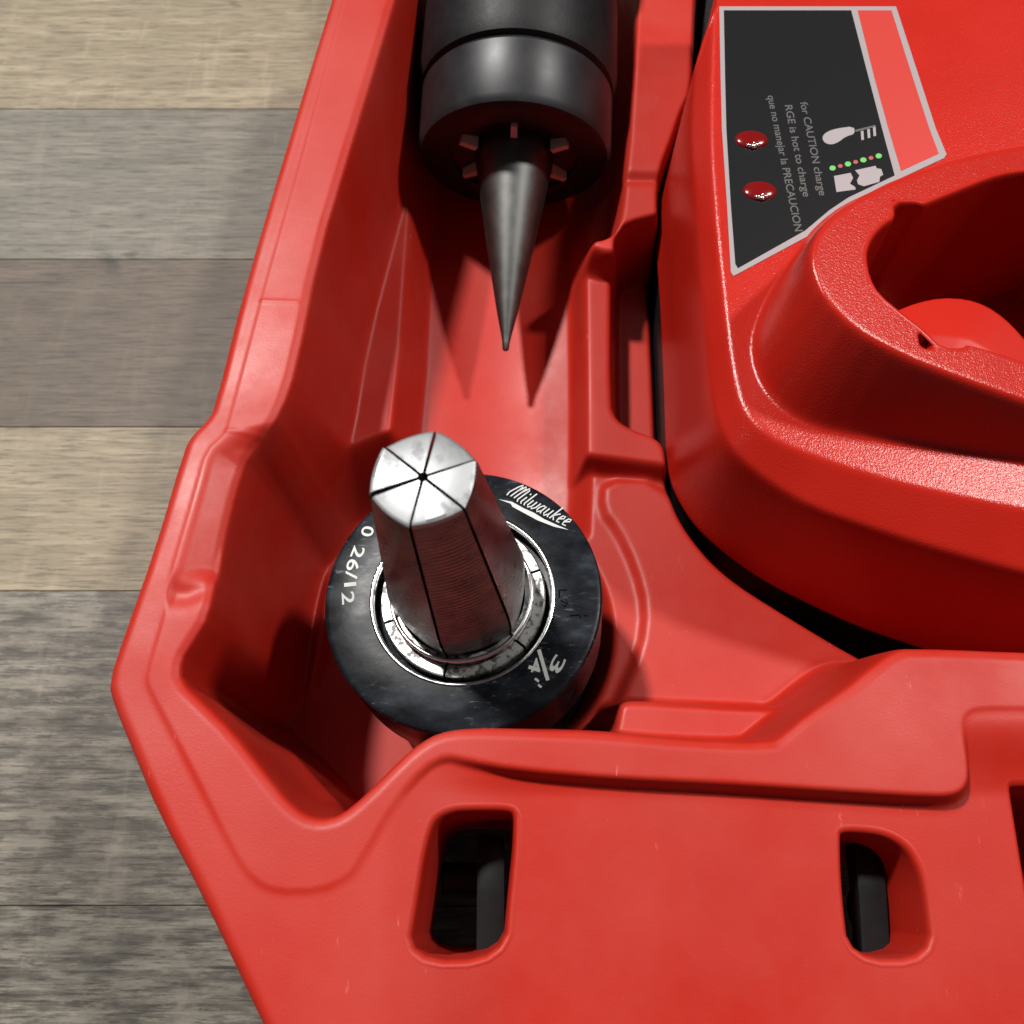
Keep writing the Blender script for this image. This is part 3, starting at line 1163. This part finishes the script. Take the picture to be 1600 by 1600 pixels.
# size on the left, reading downwards along the ring
arc = [('0', 577, 821, 572, 836), ('2', 563, 852, 556, 869), ('6', 554, 873, 549, 890), ('/', 550, 892, 548, 904), ('1', 547, 911, 547, 917), ('2', 543, 926, 544, 945)]
for ch, x0, y0, x1, y1 in arc:
    head_text(ch, (x0 - 9, y0), (x1 - 9, y1), 3.1)
# 3/4" on the lower right
head_text('3', (868, 1022), (856, 1046), 3.0)
s0, s1 = hp(842, 1015), hp(856, 1063)
V, Fc = ribbon([[s0, s1]], 0.62, 0.0, 0.04)
meshobj('engraved_mark', V, Fc, WHITEP, col)
head_text('4', (832, 1026), (824, 1048), 2.9)
for q0, q1 in (((836, 1060), (842, 1065)), ((841, 1070), (846, 1074))):
    V, Fc = ribbon([[hp(*q0), hp(*q1)]], 0.4, 0.0, 0.04)
    meshobj('engraved_mark', V, Fc, WHITEP, col)

# script word mark and the bolt below it
SCR = [
    [(0.0, 0.2), (-0.15, 0.9), (0.1, 2.2), (0.35, 2.75), (0.55, 2.4), (0.5, 0.3)],
    [(0.55, 1.6), (0.85, 2.75), (1.1, 2.4), (1.05, 0.3)],
    [(1.1, 1.6), (1.4, 2.75), (1.65, 2.4), (1.6, 0.4), (1.85, 0.0)],
    [(2.2, 1.35), (2.2, 0.3), (2.45, 0.0)], [(2.2, 1.85), (2.2, 2.1)],
    [(2.75, 2.5), (2.75, 0.3), (2.95, 0.0)],
    [(3.25, 1.35), (3.25, 0.3), (3.5, 0.0), (3.8, 0.4), (3.8, 1.35)], [(3.8, 0.4), (4.05, 0.0), (4.35, 0.5), (4.35, 1.4)],
    [(5.3, 1.15), (4.95, 1.35), (4.7, 0.9), (4.7, 0.35), (4.95, 0.0), (5.3, 0.5), (5.3, 1.35)], [(5.3, 0.4), (5.5, 0.0)],
    [(5.8, 1.35), (5.8, 0.3), (6.05, 0.0), (6.4, 0.5), (6.4, 1.35)], [(6.4, 0.4), (6.6, 0.0)],
    [(6.95, 2.4), (6.95, 0.0)], [(7.5, 1.35), (7.0, 0.65), (7.55, 0.0)],
    [(7.9, 0.55), (8.4, 0.9), (8.3, 1.3), (8.0, 1.25), (7.85, 0.6), (8.0, 0.05), (8.4, 0.1)],
    [(8.8, 0.55), (9.3, 0.9), (9.2, 1.3), (8.9, 1.25), (8.75, 0.6), (8.9, 0.05), (9.4, 0.1)],
]
pA, pB = hp(790, 775), hp(885, 823)
xd = (pB - pA)
LW = np.linalg.norm(xd)
xd /= LW
yd = np.array([-xd[1], xd[0]])
su = LW / 9.6
lines = [[pA + xd * (x + 0.35 * y) * su + yd * y * su * 0.95 for x, y in ln] for ln in SCR]
V, Fc = ribbon(lines, 0.24, 0.0, 0.04)
meshobj('engraved_script', V, Fc, WHITEP, col)
bolt = [(779, 780), (800, 784), (818, 794), (834, 801), (850, 811), (872, 821), (889, 828), (866, 823), (840, 813), (814, 799), (801, 792), (798, 787)]
q = ccw([hp(*p) for p in bolt])
meshobj('engraved_bolt', *prism(q, 0.0, 0.04), WHITEP, col)
# dark nicks on the right of the collar
for pts in ([(874, 922), (886, 922)], [(874, 922), (874, 934)], [(876, 938), (888, 944), (884, 936)], [(890, 962), (905, 961), (908, 966)], [(880, 947), (886, 946)], [(912, 962), (918, 962)]):
    V, Fc = ribbon([[hp(*p) for p in pts]], 0.24, 0.0, 0.035)
    meshobj('nick', V, Fc, DARKMARK, col)

# ------------------------------------------------------------------ the expansion tool lying in the trough
C0 = P(803, 262, 36.5)
TP = P(790, 548, 28.5)
axt = TP - C0
LM = float(np.linalg.norm(axt))
axt /= LM
ut = np.cross([0, 0, 1.0], axt)
ut /= np.linalg.norm(ut)
vt = np.cross(axt, ut)
MT = Matrix(((ut[0], vt[0], axt[0], C0[0]), (ut[1], vt[1], axt[1], C0[1]), (ut[2], vt[2], axt[2], C0[2]), (0, 0, 0, 1)))
tool = empty('expansion_tool', None, 'pipe expansion tool lying in the trough, its pointed grey steel mandrel towards the head', 'power tool', M=MT)
meshobj('collar', *ring([(14.5, -2.2), (15.2, -1.4), (19.6, -1.4), (21.4, -2.4), (22.2, -4.0), (22.2, -17), (21.5, -18), (14.5, -18), (14.5, -10)], 96), DARKSTEEL, tool, smooth=True, sharp=30)
meshobj('jaw_seat', *ring([(9.0, -5), (9.0, -4.2), (14.6, -3.2), (14.6, -9), (9.0, -9)], 72), simple('oily_dark_steel', (0.05, 0.02, 0.015), 0.4, 0.6), tool, smooth=True, sharp=30)
for k in range(6):
    a = math.pi / 6 + k * math.pi / 3
    ca, sa = math.cos(a), math.sin(a)
    V, Fc = prism([(9.8, -0.75), (13.9, -0.65), (13.9, 0.65), (9.8, 0.75)], -4.8, -1.3)
    V = [(x * ca - y * sa, x * sa + y * ca, z) for x, y, z in V]
    meshobj('slot_key', V, Fc, KEYSTEEL, tool)
mp = [(0.01, LM), (0.45, LM - 0.02), (0.72, LM - 0.35), (0.85, LM - 2.0), (1.25, LM - 4.0)]
for s in np.linspace(0.1, 1, 14):
    mp.append((1.25 + (9.0 - 1.25) * s ** 0.92, LM - 4.0 - (LM - 4.0 + 1.5) * s))
mp += [(9.3, -3.0), (9.0, -4.5), (8.6, -9)]
V, Fc = lathe(mp[::-1], 64)
meshobj('mandrel', V, Fc, MANDREL, tool, smooth=True, sharp=40)
meshobj('nose_housing', *lathe([(20.5, -62), (21.5, -60), (23.0, -40), (23.2, -22), (22.4, -19), (20.0, -17.5)], 72), BLACKPL, tool, smooth=True, sharp=30)
meshobj('body', *lathe([(18, -130), (22, -126), (23.5, -110), (24.0, -75), (23.4, -62), (21.0, -60.5)], 72), TOOLRED, tool, smooth=True, sharp=35)
